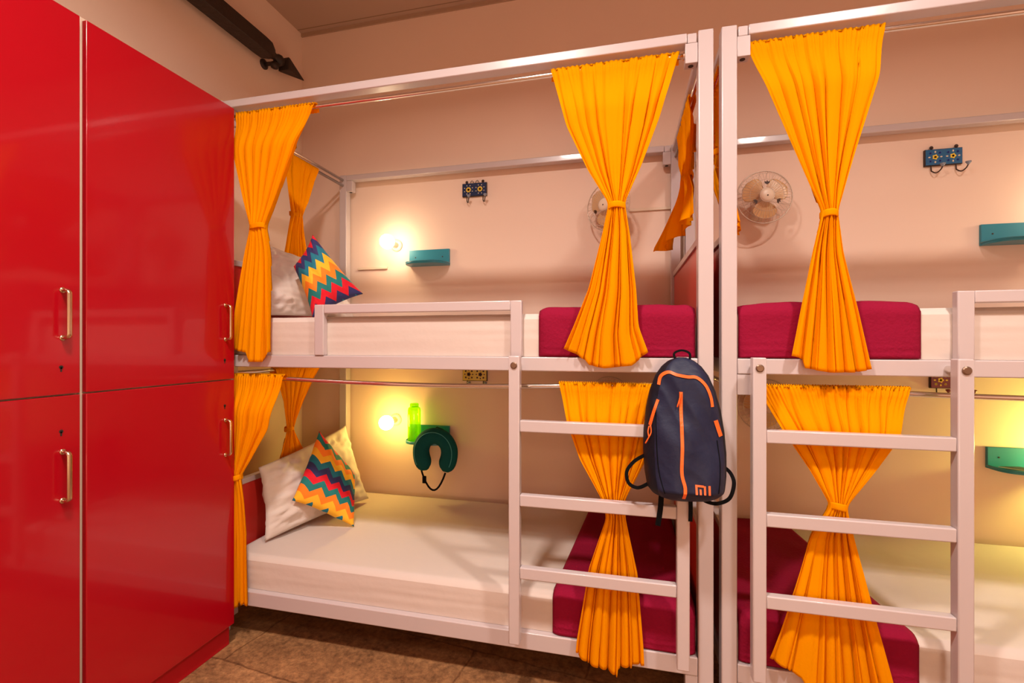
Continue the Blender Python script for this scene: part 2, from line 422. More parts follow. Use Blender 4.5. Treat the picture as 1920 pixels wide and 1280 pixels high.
bunk(-1, 'white metal bunk bed on the left, beside the red lockers', .1208, .7027)
bunk(1, 'white metal bunk bed on the right, cut by the picture edge', .112, .6675)

# ------------------------------------------------------------------ mattresses
def mattress(s, z0, z1, label):
    X = lambda u: GC + s * u
    u0, u1, y0, y1 = .068, 2.058, 1.752, 2.680
    def fn(a, b):   # superellipsoid-ish rounded slab, sheet tucked
        q = 2 * PI * a; ph = (b - .5) * PI
        e = 0.10; ez = .22
        def sp(v, p): return math.copysign(abs(v) ** p, v)
        x = sp(math.cos(ph), ez) * sp(math.cos(q), e); y = sp(math.cos(ph), ez) * sp(math.sin(q), e); z = sp(math.sin(ph), ez)
        cx, cy = (u0 + u1) / 2, (y0 + y1) / 2
        px, py, pz = cx + x * (u1 - u0) / 2, cy + y * (y1 - y0) / 2, (z0 + z1) / 2 + z * (z1 - z0) / 2
        nz = noise.noise(Vector((px * 2.2 + 7 * z0, py * 4, pz * 14)))
        if b > .5: pz += .004 * nz
        py -= .003 * nz if y < 0 else 0
        return (X(px), max(py, 1.749), max(pz, z0))
    m = MB(); 
    # boxy grid version: build six-sided slab with dense grids for wrinkles
    def top(a, b):
        px = u0 + (u1 - u0) * a; py = y0 + (y1 - y0) * b
        ed = min(a, 1 - a) * (u1 - u0); ey = min(b, 1 - b) * (y1 - y0); r_ = .022
        dz = 0
        for d in (ed, ey):
            if d < r_: dz -= (r_ - math.sqrt(max(0, r_ * r_ - (r_ - d) ** 2)))
        nz = noise.noise(Vector((px * 3 + z0 * 9, py * 3, 3))) * .004 + noise.noise(Vector((px * 9, py * 5, z0 * 5))) * .0015
        f = min(1, ed / .05, ey / .05)
        return (X(px), py, z1 + max(dz, -.022) + nz * f)
    m.grid(top, 120, 60)
    def side(fixed, axis):
        def f(a, b):
            z = z0 + (z1 - .022 - z0) * b
            if axis == 'x':
                px = u0 + (u1 - u0) * a; py = fixed
                bul = .006 * math.sin(PI * b)
                wr = .0022 * noise.noise(Vector((px * 2.5, z * 45, z0))) * math.sin(PI * b)
                py += (-1 if fixed < 2 else 1) * (bul * .4 + wr)
            else:
                px = fixed; py = y0 + (y1 - y0) * a
            return (X(px), py, z)
        return f
    m.grid(side(y0, 'x'), 120, 16); m.grid(side(y1, 'x'), 30, 3); m.grid(side(u0, 'y'), 30, 3); m.grid(side(u1, 'y'), 30, 3)
    m.add([(X(u0), y0, z0), (X(u1), y0, z0), (X(u1), y1, z0), (X(u0), y1, z0)], [(0, 1, 2, 3)])
    o = obj('mattress', m, M['sheet'], smooth=True)
    tag(o, label, 'mattress', 'white mattresses on the bunks')
mattress(-1, 1.2595, 1.425, 'white-sheeted mattress on the upper bunk of the left bed')
mattress(-1, .216, .362, 'white-sheeted mattress on the lower bunk of the left bed')
mattress(1, 1.2595, 1.425, 'white-sheeted mattress on the upper bunk of the right bed')
mattress(1, .216, .362, 'pale yellow-lit sheeted mattress on the lower bunk of the right bed')

# ------------------------------------------------------------------ blankets
def blanket(s, u0, u1, z0, z1, label, seed, puff=.012, u1b=None):
    u1b = u1b or u1
    X = lambda u: GC + s * u
    yf, yb = 1.742, 2.672
    prof = []
    n1, n2, n3 = 30, 10, 18
    r_ = .04; zt = z1 + puff
    for i in range(n1 + 1): prof.append((yb - (yb - yf - r_) * i / n1, zt, 0, 1))
    for i in range(1, n2 + 1):
        q = PI / 2 * i / n2; prof.append((yf + r_ - r_ * math.sin(q), zt - r_ + r_ * math.cos(q), -math.sin(q), math.cos(q)))
    for i in range(1, n3 + 1): prof.append((yf, zt - r_ - (zt - r_ - z0) * i / n3, -1, 0))
    P = len(prof) - 1
    def fn(a, b):
        k = b * P; i = min(int(round(k)), P); y, z, ny, nz = prof[i]
        ue = u1 + (u1b - u1) * min(1, max(0, (y - yf) / (yb - yf)))
        u = u0 + (ue - u0) * a
        ed = min(a, 1 - a); fo = 1 - (1 - min(1, ed / .06)) ** 2
        nn = noise.noise(Vector((u * 6 + seed, y * 5, z * 7))) * .010 + noise.noise(Vector((u * 16 + seed, y * 10, z * 16))) * .0025
        low = 0
        if ny < -.9:
            q = (i - n1 - n2) / n3
            low = .002 * math.sin(q * 40 + a * 3) * (q > .72)
            fo *= 1
        d = max((nn + .006) * fo, 0.0) - (1 - fo) * .006 + low
        zz = z + nz * d + (nz > .5) * 0
        if ny > -.5 and nz > .5: zz = max(zz, z1 + .003)
        yy = min(y + ny * d, 1.747) if ny < -.9 else y + ny * d
        return (X(u), yy, zz)
    m = MB(); m.grid(fn, 50, P)
    o = obj('blanket', m, M['blanket'], smooth=True, solid=.004)
    tag(o, label, 'blanket', 'folded maroon blankets at the foot ends')
blanket(-1, .070, .628, 1.262, 1.430, 'maroon blanket folded over the foot of the left upper mattress', 1)
blanket(-1, .070, .575, .219, .366, 'maroon blanket on the left lower mattress behind the ladder', 5, u1b=.50)
blanket(1, .070, .605, 1.262, 1.430, 'maroon blanket folded over the foot of the right upper mattress', 9)
blanket(1, .070, .600, .219, .366, 'maroon blanket on the right lower mattress behind the ladder', 13, u1b=.50)

# ------------------------------------------------------------------ curtains
def interp(keys, z):
    # keys: (z, a, b, d) top to bottom
    if z >= keys[0][0]: return keys[0][1:]
    for k in range(len(keys) - 1):
        z0, z1 = keys[k][0], keys[k + 1][0]
        if z <= z0 and z >= z1:
            f = (z0 - z) / (z0 - z1); return tuple(p + (q - p) * f for p, q in zip(keys[k][1:], keys[k + 1][1:]))
    return keys[-1][1:]
def curtain(label, keys, axis, plane, hem, n=8, seed=0, flip=1, group='', tie=None, amp=1.0, gather=26, rodz=None, nsm=2, clear=0, dfold=1.0, skew=0):
    rnd = random.Random(seed)
    keys = [k if len(k) == 4 else (*k, 0.0) for k in keys]
    zt, zb = keys[0][0], keys[-1][0]
    NV, NU = 90, 230
    rows = []
    for j in range(NV + 1):
        z = zt + (zb - zt) * j / NV; rows.append([z, *interp(keys, z)])
    for _ in range(nsm):
        for c in (1, 2, 3):
            col = [r_[c] for r_ in rows]
            for j in range(1, NV): rows[j][c] = (col[j - 1] + 2 * col[j] + col[j + 1]) / 4
    ph = [rnd.uniform(0, 2 * PI) for _ in range(6)]
    wtop = abs(rows[0][2] - rows[0][1])
    tz = tie[0] if tie else None
    R0 = .0140
    rz = rodz if rodz else zt - R0
    head = 7
    def P(u, v, i, j):
        jj = j - head
        if jj < 0:
            q = PI * (head + jj) / head      # 0 .. pi: back -> top -> front
            d = R0 * math.cos(q); z = rz + R0 * math.sin(q) + (.0045 if gather > 30 else .0015) * math.sin(u * gather * 6.28 * 1.7)
            if jj == -head: z = rz - .02
            a, b = rows[0][1], rows[0][2]
            g = .0018 * math.sin(u * gather * 6.28 + ph[0])
            s_ = a + (b - a) * u
            dd = -d - g if False else d + g * math.cos(q)
            return s_, dd, z
        z, a, b, off = rows[jj]
        v = jj / NV
        wid = abs(b - a)
        # broad flat pleats with narrow valleys of varying depth
        uu = u + .030 * math.sin(2 * PI * u * 1.3 + ph[1]) + .016 * math.sin(2 * PI * u * 3.1 + ph[2] + v * 1.2) + .010 * noise.noise(Vector((u * 6, v * 3.0, seed * 3.1)))
        th = PI * n * 1.25 * uu + ph[3]; k_ = math.floor(th / PI)
        dep = .55 + .45 * math.sin(k_ * 2.4 + ph[4]) + .55 * noise.noise(Vector((k_ * 1.7, v * 2.6, seed * 5.3)))
        dep = max(.12, dep)
        wv = (1 - abs(math.sin(th)) ** .55) * dep * 1.5
        lowf = noise.noise(Vector((u * 3.2, v * 1.3, seed * 7.7))) * 1.1 + .35 * math.sin(2 * PI * n * .55 * uu + ph[5])
        fine = .25 * noise.noise(Vector((u * 26, v * 3, seed)))
        grow = min(1, v * 6)
        A = (.003 + .009 * grow) * amp
        below = 0; close = 0; bun = 0
        if tz is not None:
            below = max(0, (tz - z)) / max(1e-3, tz - zb)
            close = math.exp(-((z - tz) / .06) ** 2)
            bun = close * .015 * math.sqrt(max(0, 1 - (2 * u - 1) ** 2))
        gt = max(0, 1 - v * 9); hf = .0022 * gt * math.sin(u * gather * 6.28 + ph[0] + v * 6)
        big = lowf * (.004 + .014 * below ** .8) * amp
        rel = A * dfold * (wv + fine * .6) + big * min(1, grow)
        side = -.004 * math.cos(th) * amp * grow * min(1, u * 12, (1 - u) * 12) * (1 - close)
        s_ = a + (b - a) * u + side
        e_ = min(1, (u * 14 + .3), ((1 - u) * 14 + .3))
        front = -(R0 if v < .02 else R0 * (1 - min(1, (v - .02) * 8)) + .004)
        if clear:                                        # hangs in front of rails and bedding
            wb = min(1, max(0, (v - .015) * 6)); wb = wb * wb * (3 - 2 * wb)
            d = front * (1 - wb) - (clear + .030) * wb + rel * e_ - bun * .6 + off - hf
            if wb >= 1: d = min(d, -clear)
        else:
            d = front + rel * e_ - bun + off - hf - .008 * grow
        # hem
        h = 0
        for k in range(len(hem) - 1):
            if hem[k][0] <= u <= hem[k + 1][0]:
                f = (u - hem[k][0]) / (hem[k + 1][0] - hem[k][0]); h = hem[k][1] + (hem[k + 1][1] - hem[k][1]) * f
        tt = max(0, (v - .55) / .45); z += h * tt * tt
        if skew and tz is not None: d -= skew * max(0, min(1, (tz + .02 - z) / .26)) * (s_ - a)
        return s_, d, z
    m = MB(); T = NV + head
    vs = []
    for j in range(T + 1):
        for i in range(NU + 1):
            s_, d, z = P(i / NU, 0, i, j)
            if axis == 'x': vs.append((s_, plane + d * flip, z))
            else: vs.append((plane + d * flip, s_, z))
    fs = [(j * (NU + 1) + i, j * (NU + 1) + i + 1, (j + 1) * (NU + 1) + i + 1, (j + 1) * (NU + 1) + i) for j in range(T) for i in range(NU)]
    m.add(vs, fs)
    r_ = interp(keys, tz) if tie else None
    loc = ((keys[0][1] + keys[0][2]) / 2, plane, zt) if axis == 'x' else (plane, (keys[0][1] + keys[0][2]) / 2, zt)
    t = thing('curtain', label, 'curtain', loc, group)
    obj('cloth', m, M['curtain'], t, smooth=True, solid=.0012)
    if tie:
        ca = (r_[0] + r_[1]) / 2; hw = abs(r_[1] - r_[0]) / 2 + .0005; off = r_[2]
        k = MB(); NN = 28; vv = []; ff = []
        for lv, (dz, ex) in enumerate(((-.011, 0), (-.007, .0012), (.007, .0012), (.011, 0))):
            for q in range(NN):
                an = 2 * PI * q / NN; s_ = ca + (hw + ex) * math.cos(an)
                d = (-(clear + .024) if clear else -.006) + off + (.0205 + ex) * math.sin(an) * 1.0 + .001 * math.sin(an * 7 + dz * 100)
                zz = tz + dz + .003 * math.sin(an * 2 + seed)
                vv.append((s_, plane + d * flip, zz) if axis == 'x' else (plane + d * flip, s_, zz))
        for lv in range(3):
            for q in range(NN): ff.append((lv * NN + q, lv * NN + (q + 1) % NN, (lv + 1) * NN + (q + 1) % NN, (lv + 1) * NN + q))
        k.add(vv, ff)
        obj('tie_band', k, M['curtain'], t, smooth=True, solid=.002)
    return t
G1 = 'yellow curtains on the front rods'; G2 = 'yellow side curtains on the end rods'
PF = 1.752
# upper front left
curtain('yellow tied curtain at the upper front of the left bunk, against the locker', [(2.343, -1.688, -1.283), (2.13, -1.662, -1.36), (1.93, -1.610, -1.45), (1.815, -1.574, -1.503), (1.70, -1.605, -1.486), (1.50, -1.645, -1.480), (1.265, -1.690, -1.474)],
        'x', PF, [(0, .02), (.40, .005), (.44, -.035), (.8, -.035), (1, .02)], n=5, seed=3, group=G1, clear=.027, dfold=1.55, tie=(1.815,), amp=1.2)
curtain('yellow tied curtain at the upper front of the left bunk, above the backpack', [(2.343, -.268, .192), (2.10, -.203, .122), (1.93, -.124, .058), (1.81, -.052, .003), (1.70, -.075, .020), (1.50, -.124, .042), (1.36, -.175, .05), (1.262, -.213, .083)],
        'x', PF, [(0, .03), (.27, -.012), (.3, -.03), (.5, -.04), (.8, -.03), (1, .018)], n=7, seed=5, group=G1, clear=.027, dfold=1.55, tie=(1.80,))
curtain('yellow tied curtain at the upper front of the right bunk, beside its fan', [(2.343, .406, .820), (2.15, .464, .782), (1.93, .548, .719), (1.735, .622, .667), (1.60, .595, .684), (1.42, .564, .724), (1.23, .533, .762)],
        'x', PF, [(0, .04), (.18, .03), (.2, 0), (.45, -.012), (.8, -.012), (1, .0)], n=7, seed=11, group=G1, clear=.027, dfold=1.55, tie=(1.728,))
# lower front
curtain('yellow tied curtain at the lower front left of the left bunk, against the locker', [(1.176, -1.695, -1.438), (1.05, -1.69, -1.462), (.94, -1.687, -1.486), (.728, -1.668, -1.625), (.60, -1.676, -1.610), (.47, -1.682, -1.597), (.165, -1.690, -1.590)],
        'x', PF, [(0, -.01), (.45, -.012), (.5, .01), (1, .005)], n=5, seed=21, group=G1, clear=.027, dfold=1.55, tie=(.726,), amp=1.1, gather=20)
curtain('yellow tied curtain at the lower front of the left bunk, behind ladder and backpack', [(1.166, -.237, .165), (1.03, -.205, .115), (.89, -.155, .07), (.755, -.078, .003), (.69, -.060, .006), (.50, -.122, .047), (.22, -.165, .068), (.165, -.170, .070)],
        'x', 1.752, [(0, .025), (.12, .0), (.16, -.01), (.6, -.035), (.62, -.01), (1, .015)], n=8, seed=8, group=G1, clear=.027, dfold=1.55, tie=(.74,), gather=34)
curtain('yellow tied curtain at the lower front of the right bunk, behind its ladder', [(1.170, .437, .890), (1.02, .512, .842), (.90, .588, .768), (.79, .646, .692), (.68, .588, .716), (.45, .530, .772), (.18, .470, .845)],
        'x', 1.752, [(0, .09), (.25, .04), (.3, 0), (.7, -.02), (1, -.03)], n=9, seed=31, group=G1, clear=.027, dfold=1.55, tie=(.79,), gather=36)
# side curtains (run along y)
curtain('yellow side curtain at the head end of the left upper bunk, behind the front one', [(2.345, 2.13, 2.42), (2.12, 2.17, 2.33), (2.02, 2.19, 2.27), (1.90, 2.16, 2.30), (1.735, 2.12, 2.34)],
        'y', GC - 2.090, [(0, 0), (1, 0)], n=4, seed=41, flip=-1, group=G2, tie=(2.02,))
curtain('dark yellow side curtain at the head end of the left lower bunk, above the pillow', [(1.184, 2.06, 2.44), (1.0, 2.13, 2.30), (.845, 2.155, 2.20), (.74, 2.12, 2.27), (.70, 2.10, 2.30)],
        'y', GC - 2.090, [(0, 0), (1, 0)], n=5, seed=43, flip=-1, group=G2, tie=(.845,))
curtain('orange-yellow side curtain at the foot end of the left upper bunk', [(2.345, 2.05, 2.44), (2.20, 2.03, 2.46), (2.03, 2.08, 2.24), (1.92, 1.95, 2.36, -.005), (1.75, 1.86, 2.44, -.01)],
        'y', GC - .038, [(0, .05), (.3, .03), (.5, 0), (.7, -.01), (1, .02)], n=5, seed=47, flip=1, group=G2, tie=(2.03,), amp=2.4, skew=.20)
curtain('yellow side curtain at the foot end of the right upper bunk, seen between the posts', [(2.345, 1.86, 2.28), (2.2, 1.88, 2.18), (2.06, 1.94, 2.06), (1.92, 1.86, 2.12, -.01), (1.75, 1.81, 2.16, -.03)],
        'y', GC + .038, [(0, .0), (.5, -.01), (1, .02)], n=4, seed=49, flip=-1, group=G2, tie=(2.06,), amp=2.2, skew=.15)

# ------------------------------------------------------------------ cushions and pillows
def cushion(name, cs, T, m, label, cat, group, seed=0, pinch=.05, rot=0, wr=.004, piping=None):
    A, B_, Cc, D = [Vector(c) for c in cs]     # around the square
    cen = (A + B_ + Cc + D) / 4
    nrm = (Cc - A).cross(D - B_).normalized()
    NU = 48
    def P(u, v, side):
        su, sv = 2 * u - 1, 2 * v - 1
        # pull edge middles inward
        ku = 1 - pinch * (1 - sv * sv) ; kv = 1 - pinch * (1 - su * su)
        uu, vv = .5 + su * ku / 2, .5 + sv * kv / 2
        p = A * (1 - uu) * (1 - vv) + B_ * uu * (1 - vv) + Cc * uu * vv + D * (1 - uu) * vv
        t = (max(0, 1 - abs(su) ** 2.4) * max(0, 1 - abs(sv) ** 2.4)) ** .55
        nn = noise.noise(Vector((su * 2.5, sv * 2.5, seed + side))) * wr * 1.6 + noise.noise(Vector((su * 6, sv * 6, seed - side))) * wr * .6
        cr = math.exp(-((abs(su * sv)) - .5) ** 2 * 14) * noise.noise(Vector((su * 9, sv * 9, seed * 2))) * wr
        return p + nrm * side * (T * t + (nn + cr) * min(1, t * 2) + .001)
    vs = []; fs = []; uvs = []
    idx = {}
    for side in (1, -1):
        for j in range(NU + 1):
            for i in range(NU + 1):
                edge = i in (0, NU) or j in (0, NU)
                if side == -1 and edge: idx[(side, i, j)] = idx[(1, i, j)]; continue
                idx[(side, i, j)] = len(vs); p = P(i / NU, j / NU, side); vs.append(tuple(p)); uvs.append((i / NU, j / NU))
    for side in (1, -1):
        for j in range(NU):
            for i in range(NU):
                q = [idx[(side, i, j)], idx[(side, i + 1, j)], idx[(side, i + 1, j + 1)], idx[(side, i, j + 1)]]
                fs.append(tuple(q if side == 1 else q[::-1]))
    me = bpy.data.meshes.new(name); me.from_pydata(vs, [], fs)
    ul = me.uv_layers.new(name='UVMap')
    for l in me.loops: ul.data[l.index].uv = uvs[l.vertex_index]
    for p in me.polygons: p.use_smooth = True
    me.materials.append(m)
    fix_normals(me)
    o = bpy.data.objects.new(name, me); C.objects.link(o)
    tag(o, label, cat, group); return o
PG = 'white bed pillows'; CG = 'chevron cushions'
# lower left bunk pillow leaning on the head panel
cushion('pillow', [(-1.655, 1.87, .372), (-1.48, 2.50, .385), (-1.680, 2.57, .80), (-1.715, 1.90, .71)], .068, M['pillow'],
        'white rectangular pillow leaning at the head of the left lower mattress', 'pillow', PG, seed=2, pinch=.06, wr=.018)
cushion('pillow', [(-1.672, 1.84, 1.440), (-1.53, 2.44, 1.445), (-1.700, 2.48, 1.76), (-1.722, 1.88, 1.81)], .052, M['pillow'],
        'white rectangular pillow leaning at the head of the left upper mattress', 'pillow', PG, seed=4, pinch=.06, wr=.018)
cushion('cushion', [(-1.592, 1.98, .535), (-1.350, 2.14, .366), (-1.486, 2.36, .565), (-1.540, 2.12, .855)], .072, M['chev_lo'],
        'chevron cushion on the left lower mattress, red-orange tip up', 'cushion', CG, seed=6, pinch=.07)
cushion('cushion', [(-1.490, 2.0, 1.845), (-1.59, 1.99, 1.69), (-1.475, 1.98, 1.435), (-1.31, 2.16, 1.565)], .080, M['chev_up'],
        'chevron cushion on the left upper mattress, behind the guard rail', 'cushion', CG, seed=8, pinch=.07)

# ------------------------------------------------------------------ reading lamps
def lamp(x, z, mb, label, r=.045):
    t = thing('reading_lamp', label, 'wall lamp', (x, YB, z), 'reading lamps on the back wall')
    obj('mounting_plate', MB().lathe([(0.038, 0), (0.038, -.008), (0.03, -.014)], (x, YB, z), 'y', 24), M['cream'], t, smooth=False)
    obj('socket', MB().lathe([(0.018, -.014), (0.018, -.08), (0.015, -.085)], (x, YB, z), 'y', 20), M['cream'], t, smooth=False)
    pr = []
    c = -.088 - r * .9
    pr.append((.013, -.083))
    for k in range(1, 15):
        q = R(25) + (PI - R(25)) * k / 15; pr.append((r * math.sin(q), c + r * math.cos(q)))
    pr.append((.0005, c - r))
    obj('bulb', MB().lathe(pr, (x, YB, z), 'y', 28), mb, t, smooth=True)
lamp(-1.424, 1.9385, M['bulb_up'], 'lit globe wall lamp above the left upper bunk')
lamp(-1.430, .8175, M['bulb_lo'], 'lit globe wall lamp above the left lower bunk')
lamp(2.085, 1.948, M['bulb_up'], 'lit globe wall lamp of the right upper bunk, outside the frame')
lamp(2.085, .815, M['bulb_gr'], 'lit globe wall lamp of the right lower bunk, outside the frame')

# ------------------------------------------------------------------ shelves
def shelf(x0, x1, z, label):
    t = thing('teal_shelf', label, 'shelf', ((x0 + x1) / 2, YB, z), 'teal wall shelves')
    yb = YB - .001
    obj('back_plate', MB().box(x0, x1, yb - .016, yb, z, z + .103), M['teal'], t, bevel=.002)
    cx = (x0 + x1) / 2; a = (x1 - x0) / 2; dp = .115
    poly = []
    for k in range(0, 33):
        q = PI + PI * k / 32; c, s_ = math.cos(q), math.sin(q)
        poly.append((cx + a * math.copysign(abs(c) ** .55, c), yb - .0165 - dp * abs(s_) ** .75))
    obj('tray', MB().prismz(poly, z - .0, z + .012), M['teal'], t, bevel=.003)
    # raised lip following the tray edge
    lip = MB().tube([(px, py + .004, z + .014) for px, py in poly], .004, 8)
    obj('lip', lip, M['teal'], t, smooth=True)
    for sx in (x0 + .045, x1 - .045):
        obj('screw', MB().lathe([(0.004, 0), (0.004, -.0015), (0.002, -.002)], (sx, yb - .016, z + .055), 'y', 12), M['dark'], t)
shelf(-1.331, -1.059, 1.797, 'teal wall shelf above the left upper bunk, empty')
shelf(-1.331, -1.059, .690, 'teal wall shelf above the left lower bunk, holding the green bottle')
shelf(1.690, 1.962, 1.785, 'blue-teal wall shelf above the right upper bunk')
shelf(1.715, 1.985, .705, 'teal wall shelf above the right lower bunk with a flat thing on it')

def bottle():
    t = thing('bottle', 'translucent green bottle standing on the lower left teal shelf', 'bottle', (-1.268, 2.676, .703))
    r = .040
    obj('bottle_body', MB().lathe([(r - .006, 0), (r - .001, .004), (r, .012), (r, .19), (r - .003, .205), (r - .012, .212)], (-1.268, 2.676, .7025), 'z', 32), M['glass'], t, smooth=True)
    obj('cap', MB().lathe([(.026, 0), (.027, .003), (.027, .018), (.024, .021)], (-1.268, 2.676, .9147), 'z', 28), M['glass'], t, smooth=True)
bottle()
t = thing('phone', 'thin flat phone with a pale edge on the lower right teal shelf', 'phone', (1.80, 2.68, .719))
obj('phone_body', MB().prismz([(1.735, 2.700), (1.80, 2.640), (1.875, 2.660), (1.83, 2.715)], .719, .724), M['phone'], t, bevel=.0015)
obj('screen', MB().prismz([(1.742, 2.699), (1.80, 2.645), (1.868, 2.663), (1.826, 2.711)], .7242, .7252), M['dark'], t)

# ------------------------------------------------------------------ neck pillow
def neck_pillow():
    cx, cz, y = -1.085, .668, 2.572
    t = thing('neck_pillow', 'teal U-shaped neck pillow hanging below the lower left shelf', 'neck pillow', (cx, y, cz))
    pts = []; rs = []
    N_ = 44
    for k in range(N_ + 1):
        f = k / N_; a = R(-57 + 294 * f)
        rx, rz = .090, .094
        sq = 1.0
        p = Vector((cx + rx * math.cos(a), y, cz + rz * math.sin(a)))
        if a < 0: p.z -= .03 * (-a / R(57)) ** 1.5
        if a > PI: p.z -= .03 * ((a - PI) / R(57)) ** 1.5
        pts.append(p)
        e = min(f, 1 - f) * N_
        rr = .0535 * (math.sqrt(max(0.02, 1 - (1 - min(1, e / 4.5)) ** 2)))
        rr *= (1 - .10 * math.sin(PI * f))
        rr *= 1 + .04 * noise.noise(Vector((f * 9, 0, 3)))
        rs.append((rr * 0.82, rr)) 
    obj('cushion_body', MB().tube(pts, .05, 24, rs=rs), M['neck'], t, smooth=True)
    pp = []
    for k in range(4, N_ - 3):
        a = pts[k] - Vector((cx, y, cz)); q = a.normalized(); pp.append(pts[k] + q * rs[k][1] * .55 + Vector((0, -rs[k][0] * .86, 0)))
    obj('piping', MB().tube(pp, .0022, 6), M['neckl'], t, smooth=True)
    e0, e1 = pts[0], pts[-1]
    sp = []
    for k in range(13):
        f = k / 12; x = e1.x - .042 + (e0.x + .02 - e1.x + .042) * f; z = e1.z + .03 - .145 * math.sin(PI * (f * .94 + .0)) ** .8 + .0 * f
        sp.append((x, y - .012, z))
    m = MB(); ribbon(m, sp, .011, .002); obj('strap', m, M['black'], t)
    obj('buckle', MB().box(sp[2][0] - .010, sp[2][0] + .012, y - .018, y - .006, sp[2][2] - .028, sp[2][2] + .014), M['black'], t, bevel=.002)
    lp = MB(); ribbon(lp, [(cx - .02, y + .02, cz + .13), (cx - .02, y + .03, cz + .142)], .012, .1); 
    obj('hanging_loop', MB().tube([(cx - .01, y, cz + .125), (cx - .01, y + .05, cz + .137), (cx - .01, y + .15, cz + .105)], .0025, 6), M['black'], t, smooth=True)

def ribbon(mb, pts, wd, th, flat=False):
    """strip whose width lies in the x,z plane, thickness along y"""
    pts = [Vector(p) for p in pts]; n = len(pts); vs = []; fs = []
    for i, p in enumerate(pts):
        a = pts[max(0, i - 1)]; b = pts[min(n - 1, i + 1)]; t = (b - a); t.y = 0; t.normalize()
        w_ = wd[i] if isinstance(wd, (list, tuple)) else wd
        nx = Vector((-t.z, 0, t.x)) * w_ / 2
        for q, dy in ((nx, -th / 2), (-nx, -th / 2), (-nx, th / 2), (nx, th / 2)): vs.append(p + q + Vector((0, dy, 0)))
    for i in range(n - 1):
        for k in range(4): fs.append((i * 4 + k, i * 4 + (k + 1) % 4, (i + 1) * 4 + (k + 1) % 4, (i + 1) * 4 + k))
    fs += [(3, 2, 1, 0), tuple((n - 1) * 4 + k for k in range(4))]
    mb.add(vs, fs)
def smooth_path(pts, n=8):
    P = [Vector(p) for p in pts]; out = []
    for i in range(len(P) - 1):
        p0, p1, p2, p3 = P[max(0, i - 1)], P[i], P[i + 1], P[min(len(P) - 1, i + 2)]
        for k in range(n):
            t_ = k / n
            out.append(.5 * ((2 * p1) + (-p0 + p2) * t_ + (2 * p0 - 5 * p1 + 4 * p2 - p3) * t_ ** 2 + (-p0 + 3 * p1 - 3 * p2 + p3) * t_ ** 3))
    out.append(P[-1]); return out
neck_pillow()

